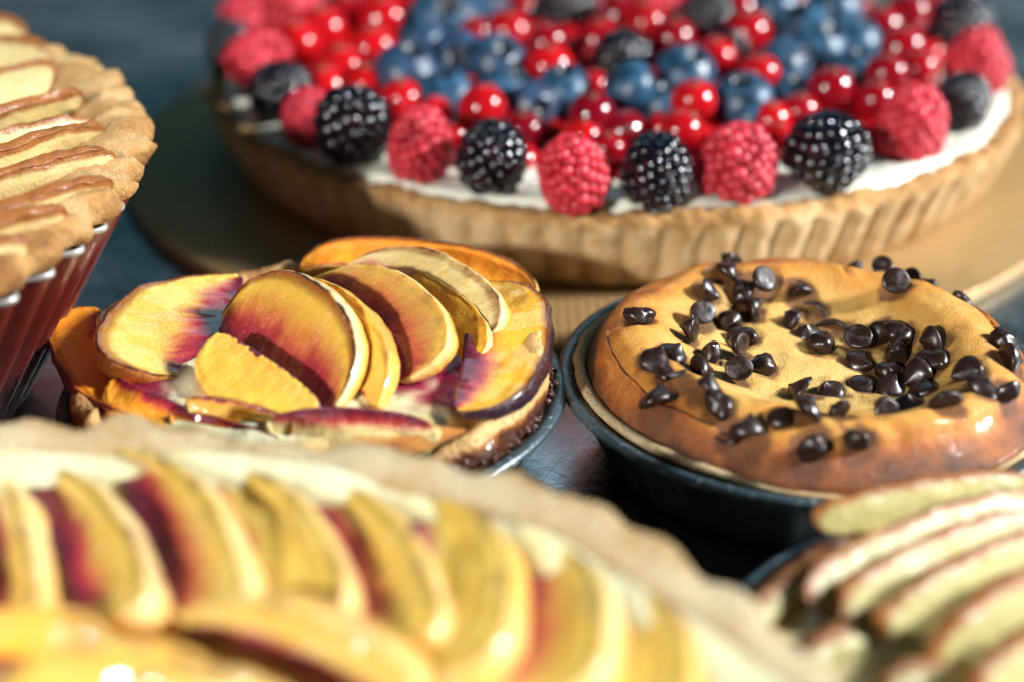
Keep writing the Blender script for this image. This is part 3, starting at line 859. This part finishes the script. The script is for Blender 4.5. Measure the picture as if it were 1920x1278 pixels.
TC, TR, TK = (3.65, 45.56), 14.95, 1.037
cx, cy = TC
root = thing("berry_tart", "large round tart with fluted biscuit crust and cream under the berries", "tart", (cx, cy, .5))
pr = densify([(13.6, .51), (14.0, .56), (14.35, 1.4), (14.7, 2.4), (14.88, 2.82), (14.86, 3.02), (14.7, 3.12), (14.45, 3.10), (14.2, 3.0), (13.95, 2.8), (13.8, 2.6)], .13)
NF2 = 84
def mod(ph, r, z, i):
    p3 = np.stack([r * np.cos(ph), r * np.sin(ph), z], -1)
    k = fbm(p3, 1.0, 3, 91)
    cr = fbm(p3, 3.5, 3, 95)
    w = np.abs(np.cos(ph * NF2 / 2)) ** .8 - .5
    wall = smooth(.6, 1.0, z) * smooth(2.9, 2.5, z)
    top = smooth(2.75, 3.0, z)
    return r + .06 * k + .26 * w * wall + .05 * cr * top + .10 * k * top, z + .14 * cr * top + .10 * k * top
V, F, ph = lathe(pr, 84 * 10, TK, mod)
tt = .14 + .34 * smooth(2.6, 3.0, V[:, 2]) + .16 * noise(V, .5, 3) + .18 * fbm(V, 2.0, 2, 4)
part("biscuit_crust", V + np.array([cx, cy, 0]), flip_out(F), M['crust_biscuit'], root, dict(toast=tt))
NR, NP = 70, 300
rs = np.concatenate([np.linspace(.02, 11.5, 20), np.linspace(11.6, 14.55, NR - 20)]); ph = np.linspace(0, 2 * np.pi, NP, endpoint=False)
R_, PH_ = np.meshgrid(rs, ph)
wav = noise(np.stack([np.cos(PH_) * 6, np.sin(PH_) * 6, 0 * PH_], -1), 1, 12)
Rw = R_ + smooth(13, 14.5, R_) * .22 * wav
x = (cx + Rw * np.cos(PH_)).ravel(); y = (cy + TK * Rw * np.sin(PH_)).ravel(); p3 = np.stack([x, y, 0 * x], -1)
rr = R_.ravel()
z = 3.16 + .10 * fbm(p3, .8, 3, 101) + .06 * smooth(12.5, 13.6, rr) - .35 * smooth(14.1, 14.55, rr)
part("cream_filling", np.stack([x, y, z], -1), grid_faces(NP, NR, closed_u=True), M['cream'], root)

# ------------------------------------------------------------------ berries
def ico(sub):
    bm = bmesh.new(); bmesh.ops.create_icosphere(bm, subdivisions=sub, radius=1)
    V = np.array([v.co[:] for v in bm.verts]); F = [tuple(v.index for v in f.verts) for f in bm.faces]
    bm.free(); return V, F
IV, IF = ico(2)
def cluster(name, mat, seed, prof, hgt, dr, gap, flat=.30):
    """drupelets packed in rings over a body of revolution; prof(t) radius at height t*hgt"""
    rng = np.random.default_rng(seed)
    Vs, Fs, dd = [], [], []
    def add(c, nrm, r):
        o = sum(len(v) for v in Vs)
        t = IV * r * np.array([1, 1, 1]) * (1 + .06 * rng.normal(size=3))
        nn = c - np.array([0, 0, hgt * .42]); nn = nn / (np.linalg.norm(nn) + 1e-6)
        t = t - flat * (t @ nn)[:, None] * nn
        Vs.append(t + c); Fs.extend([tuple(i + o for i in f) for f in IF]); dd.append(np.full(len(IV), rng.random()))
    # arc-length walk
    ts = np.linspace(0.02, 1, 200)
    pts = np.array([(prof(t), t * hgt) for t in ts])
    ln = np.concatenate([[0], np.cumsum(np.hypot(*np.diff(pts, axis=0).T))])
    # even but irregular scatter over the surface (golden-angle walk along area)
    rm = (pts[1:, 0] + pts[:-1, 0]) / 2
    ar = np.concatenate([[0], np.cumsum(rm * np.diff(ln))])
    n = int(2 * math.pi * ar[-1] / (gap * gap * .86))
    for k in range(n):
        t_ = ar[-1] * (k + .5) / n
        r, zz = [np.interp(t_, ar, pts[:, q]) for q in (0, 1)]
        a = k * 2.39996 + rng.uniform(-.06, .06) / max(.25, r)
        add(np.array([r * math.cos(a), r * math.sin(a), zz + rng.uniform(-.03, .03)]), None, dr * rng.uniform(.84, 1.14))
    # solid core
    o = sum(len(v) for v in Vs)
    Vc, Fc, _ = lathe([(max(.01, prof(t) * .88), .03 + t * hgt * .95) for t in np.linspace(0.02, .99, 14)], 20)
    Vs.append(Vc); Fs.extend([tuple(i + o for i in f) for f in flip_out(Fc)]); dd.append(np.full(len(Vc), .2))
    V = np.concatenate(Vs)
    V = V * (1 + .03 * fbm(V, .8, 2, seed)[:, None])
    return make_mesh(name, V, Fs, mat, dict(drup=np.concatenate(dd)))
rasp_p = lambda t: .86 * (1 - t ** 2.8) ** .55 * (.86 + .14 * min(1, t * 4))
blk_p = lambda t: .80 * max(0.0, 1 - abs(2 * t - .85) ** 2.4 / 1.45) ** .5
RASP = [cluster("raspberry", M['rasp'], s_, rasp_p, 1.75, .20, .32, .12) for s_ in range(4)]
BLACK = [cluster("blackberry", M['black'], s_ + 20, blk_p, 1.65, .225, .38, .38) for s_ in range(4)]
def round_berry(name, mat, oblate, crater, seed):
    nphi, nt = 36, 26
    th = np.linspace(.001, math.pi - .001, nt); ph = np.linspace(0, 2 * np.pi, nphi, endpoint=False)
    T, Q = np.meshgrid(th, ph)
    r = 1 + .03 * noise(np.stack([np.sin(T) * np.cos(Q), np.sin(T) * np.sin(Q), np.cos(T)], -1), 1.2, seed)
    V = np.stack([r * np.sin(T) * np.cos(Q), r * np.sin(T) * np.sin(Q), r * np.cos(T) * oblate], -1)
    if crater:
        lob = .5 + .5 * np.cos(5 * Q)
        V[..., 2] += .10 * np.exp(-((T - .36) / .09) ** 2) * (.4 + .9 * lob) - .20 * smooth(.34, .12, T)
        tip = smooth(.42, .30, T)
    else:
        V[..., 2] += .22 * smooth(.16, .02, T)
        tip = smooth(.20, .10, T)
    return make_mesh(name, V.reshape(-1, 3), flip_out(grid_faces(nphi, nt, closed_u=True)), mat, dict(tip=tip.ravel()))
CURR = [round_berry("red_currant", M['currant'], .97, False, s_) for s_ in range(3)]
BLUE = [round_berry("blueberry", M['blue'], .84, True, s_) for s_ in range(3)]

B = []   # kind, px, py (centre), z centre, radius in px, tilt (deg toward viewer), heading (deg), label
def rim(kind, px, py, w, tilt, head, label): B.append((kind, px, py, None, w, tilt, head, label, "berries standing along the cream rim"))
rim('r', 482, 38, 120, 70, 120, "raspberry lying at the far left rim, highest on the left edge")
rim('k', 432, 85, 92, 10, 0, "blackberry half hidden at the leftmost rim between two raspberries")
rim('r', 492, 112, 125, 60, 130, "raspberry on the left rim beside the leftmost blackberry")
rim('k', 527, 172, 125, 20, 20, "second blackberry from the left along the rim")
rim('r', 580, 212, 112, 15, 40, "narrow raspberry on the left rim wedged between two blackberries")
rim('k', 662, 236, 152, 20, 0, "third blackberry from the left along the rim, with many blue glints")
rim('r', 790, 268, 132, 18, 20, "raspberry on the front rim between the third and fourth blackberries")
rim('k', 922, 292, 146, 15, 0, "fourth blackberry from the left, standing on white cream")
rim('r', 1072, 316, 158, 28, -35, "raspberry overhanging the crust at the front centre of the tart")
rim('k', 1232, 318, 148, 10, 30, "round blackberry at the front rim just right of the overhanging raspberry")
rim('r', 1385, 296, 152, 8, 0, "upright sunlit raspberry between the two biggest front blackberries")
rim('k', 1556, 280, 172, 35, 60, "largest blackberry on the right front rim, lying on its side")
rim('r', 1712, 222, 148, 5, 0, "tall sunlit raspberry on the right rim above white cream")
rim('k', 1806, 190, 112, 10, 10, "narrow blackberry on the right rim behind the tall raspberry")
rim('r', 1832, 112, 125, 15, -30, "bright raspberry close to the right edge of the tart")
rim('k', 1800, 48, 130, 20, 30, "blackberry at the right rim behind the bright raspberry")
rim('r', 1775, 8, 110, 15, 0, "raspberry at the far right rim, cut by the top of the photo")
def top(kind, px, py, z, w, label, tilt=20, head=0): B.append((kind, px, py, z, w, tilt, head, label, "berries heaped in the middle of the tart"))
top('b', 835, 35, 4.9, 118, "large blueberry high on the heap at the top left", 50, 10)
top('b', 905, 15, 5.0, 100, "blueberry right behind the large top left blueberry", 40, 50)
top('b', 790, 82, 4.5, 96, "blueberry half under the large top left blueberry", 30, -60)
top('b', 765, 140, 4.4, 118, "glossy blueberry at the left end of the front blueberry group", 20, 40)
top('b', 858, 118, 4.5, 108, "dark blueberry in the middle of the left blueberry group", 60, 0)
top('b', 838, 180, 4.0, 104, "flat looking blueberry low at the front of the left group", 10, 0)
top('b', 935, 118, 4.7, 104, "purple blueberry beside the left blueberry group", 40, 20)
top('b', 952, 172, 4.2, 92, "blueberry below the purple one, partly behind a red currant", 30, 60)
top('b', 1058, 170, 4.3, 98, "blueberry above another one at the centre front", 20, 0)
top('b', 1002, 202, 4.0, 92, "blueberry showing its open crown at the centre front", 75, 20)
top('b', 1180, 168, 4.5, 100, "bright blue blueberry standing on edge at the centre", 60, -70)
top('b', 1286, 138, 4.6, 104, "blueberry at the centre behind the upper front currant", 30, 30)
top('b', 1246, 196, 4.0, 84, "small blueberry squeezed between centre blueberry and currant", 20, 0)
top('b', 1392, 188, 4.3, 104, "wide blueberry just behind the upright sunlit raspberry", 25, -30)
top('b', 1412, 222, 3.9, 80, "blueberry peeping over the top of the upright raspberry", 25, 60)
top('b', 1468, 128, 4.6, 104, "blueberry right of the twin glint currant", 55, 70)
top('b', 1478, 178, 4.1, 84, "shaded blueberry under its neighbour right of centre", 30, 30)
top('b', 1505, 62, 4.9, 110, "upper blueberry of the large right hand group", 30, -50)
top('b', 1535, 92, 4.7, 104, "middle blueberry of the large right hand group", 30, 40)
top('b', 1602, 80, 4.7, 96, "rightmost blueberry of the large right hand group", 20, 60)
top('b', 1606, 130, 4.4, 84, "small blueberry below the right hand group", 20, 0)
top('b', 1562, 18, 5.0, 100, "violet blueberry at the top of the right hand group", 30, 20)
top('b', 1450, 20, 5.0, 100, "blueberry at the top edge left of the right hand group", 30, 0)
top('c', 905, 205, 4.3, 92, "orange red currant on the heap behind the fourth blackberry", 40, 150)
top('c', 872, 180, 3.9, 78, "red currant behind the raspberry left of the fourth blackberry", 40, 10)
top('c', 1110, 216, 4.3, 86, "bright red currant behind the overhanging raspberry")
top('c', 1095, 256, 3.8, 76, "dark red currant low behind the overhanging raspberry")
top('c', 1172, 248, 3.9, 80, "red currant right above the round front blackberry", 60, 10)
top('c', 1140, 280, 3.7, 72, "shaded red currant left of the round front blackberry")
top('c', 1300, 190, 4.6, 84, "upper front currant with two white glints, right of centre")
top('c', 1278, 246, 4.1, 84, "orange red currant touching the upright sunlit raspberry", 30, 60)
top('c', 1424, 140, 4.7, 80, "red currant with twin glints in front of the right blueberries")
top('c', 1556, 168, 4.5, 86, "large red currant with several glints above the largest blackberry")
top('c', 1500, 212, 3.9, 76, "dark currant directly above the largest blackberry")
top('c', 1446, 228, 3.9, 76, "dark currant right of the upright raspberry with one glint")
top('c', 1458, 262, 3.8, 72, "dark currant low between upright raspberry and largest blackberry")
top('c', 1030, 125, 4.7, 88, "red currant with three glints behind the centre blueberries")
top('c', 1025, 82, 5.0, 78, "orange tinted currant above the one with three glints", 40, -90)
top('c', 980, 245, 3.8, 76, "dark red currant right behind the fourth blackberry")
top('c', 955, 60, 4.6, 84, "shaded red currant beside the top left blueberries")
top('c', 890, 70, 4.4, 78, "dark currant between the top blueberries and the purple one")
top('c', 1210, 45, 5.1, 86, "bright currant at the top centre with one white glint")
top('c', 1160, 30, 5.0, 86, "red currant at the top centre left of its bright neighbour")
top('c', 1122, 75, 4.7, 84, "red currant left of the inner blackberry")
top('c', 1262, 75, 4.9, 84, "red currant right of the bright top centre one")
top('c', 1340, 112, 4.6, 84, "red currant between the small inner blackberry and centre blueberry")
top('c', 1400, 62, 5.0, 88, "bright red currant left of the large right hand blueberries")
top('c', 1380, 20, 5.0, 86, "red currant at the top edge right of the small inner blackberry")
top('c', 1640, 190, 4.2, 80, "shaded currant left of the tall sunlit raspberry")
top('c', 1660, 140, 4.4, 84, "dark red currant above the tall sunlit raspberry")
top('c', 1690, 90, 4.6, 84, "red currant near the right rim with one glint")
top('c', 1650, 55, 4.7, 84, "red currant right of the large blueberry group")
top('c', 1720, 130, 4.3, 78, "red currant behind the top of the tall raspberry")
top('c', 1700, 30, 4.8, 84, "red currant at the upper right near the rim")
top('c', 605, 62, 4.6, 100, "red currant with a big pale glint at the upper left")
top('c', 650, 35, 4.7, 96, "red currant at the upper left beside the one with the pale glint")
top('c', 560, 85, 4.4, 92, "red currant next to the left rim raspberries")
top('c', 640, 130, 4.3, 94, "orange red currant behind the second blackberry")
top('c', 700, 95, 4.5, 94, "red currant left of the glossy blueberry, upper one")
top('c', 690, 160, 4.1, 88, "red currant behind the third blackberry")
top('c', 755, 190, 3.9, 84, "red currant between the third blackberry and the flat blueberry")
top('c', 720, 40, 4.8, 94, "red currant at the top left with a soft pink glint")
top('c', 780, 15, 5.0, 90, "red currant left behind the large top left blueberry")
top('c', 610, 165, 4.0, 84, "red currant low behind the narrow left raspberry")
top('k', 1166, 108, 4.8, 124, "inner blackberry among currants at the centre of the heap", 40, 0)
top('k', 1062, 12, 5.0, 124, "dim blackberry at the top edge above the centre", 30, 40)
top('k', 1318, 42, 5.0, 122, "small inner blackberry leaning at the top centre right", 50, 40)
top('k', 1372, 88, 4.6, 84, "little blackberry behind the twin glint currant", 30, 0)
top('r', 555, 15, 4.9, 120, "raspberry at the top left corner of the heap", 70, 60)
top('k', 560, -10, 5.0, 110, "blackberry cut by the top edge at the upper left", 30, 0)
top('r', 1225, 5, 5.4, 110, "raspberry at the top centre, cut by the photo edge", 30, 0)
NAMES = dict(r="raspberry", k="blackberry", c="red_currant", b="blueberry")
CAT = dict(r="raspberry", k="blackberry", c="red currant", b="blueberry")
GRP = dict(r="raspberries on the berry tart", k="blackberries on the berry tart", c="red currants on the berry tart", b="blueberries on the berry tart")
LIB = dict(r=RASP, k=BLACK, c=CURR, b=BLUE)
placed = []
def place(kind, centre, rad, tilt, head, label, i):
    o = obj(NAMES[kind], LIB[kind][i % len(LIB[kind])])
    q = Matrix.Rotation(math.radians(head), 4, 'Z') @ Matrix.Rotation(math.radians(tilt), 4, 'X') @ Matrix.Rotation(i * 1.9, 4, 'Z')
    if kind in 'rk':
        s_ = rad / (1.02 if kind == 'r' else 1.0)
        off = q @ Vector((0, 0, (1.75 if kind == 'r' else 1.65) * .5 * s_))
        c = Vector(centre) - off
    else:
        s_ = rad; c = Vector(centre)
    if kind == 'b': s_ *= 1.12
    if kind == 'c': s_ *= 1.04
    e_ = .09 if kind in 'rk' else .04
    o.matrix_world = Matrix.Translation(c * U) @ q @ Matrix.Diagonal([s_ * random.uniform(1 - e_, 1 + e_) for _ in range(3)] + [1])
    placed.append((np.array(centre), rad))
    return tag(o, label, CAT[kind], GRP[kind])
for i, (kd, px, py, zc, w, tilt, head, label, grp) in enumerate(B):
    zz = zc if zc is not None else 3.95
    for it in range(3):
        q = P(px, py, zz)
        dep = q[1] * math.cos(PITCH) + (CAM_H - q[2]) * math.sin(PITCH)
        rad = w / 2 * dep / FPX
        if zc is None: zz = 3.15 + (1.02 if kd == 'r' else .92) * rad
    place(kd, q, rad, tilt, head, label, i)
# bed of currants that fills the tart below and behind the ones that can be told apart
Vs, Fs = [], []
SV, SF = ico(2)
cnt = 0
PC = np.array([p for p, r in placed]); PR = np.array([r for p, r in placed])
for a in np.arange(-13.2, 13.3, 1.22):
    for b in np.arange(-13.5, 13.6, 1.12):
        x_ = cx + a + (.6 if int(round((b + 13.5) / 1.12)) % 2 else 0) + random.uniform(-.2, .2); y_ = cy + b + random.uniform(-.2, .2)
        d = math.hypot(x_ - cx, (y_ - cy) / TK)
        if d > 12.2: continue
        z_ = 3.5 + .75 * max(0, 1 - (d / 12.2) ** 2) + random.uniform(-.15, .2)
        r_ = random.uniform(.56, .68)
        for it in range(2):
            dd = np.linalg.norm(PC - np.array([x_, y_, z_]), axis=1) - (PR * .85 + r_ * .8)
            if dd.min() < 0: z_ -= .35
        Vs.append(SV * r_ + np.array([x_ - cx, y_ - cy, z_])); Fs.extend([tuple(i + cnt for i in f) for f in SF]); cnt += len(SV)
V = np.concatenate(Vs)
bed = obj("currant_bed", make_mesh("currant_bed", V, Fs, M['currant'], dict(tip=np.zeros(len(V)))), None, (cx, cy, 0))
tag(bed, "bed of dark red currants packed under the berries", "currants", None, "stuff")
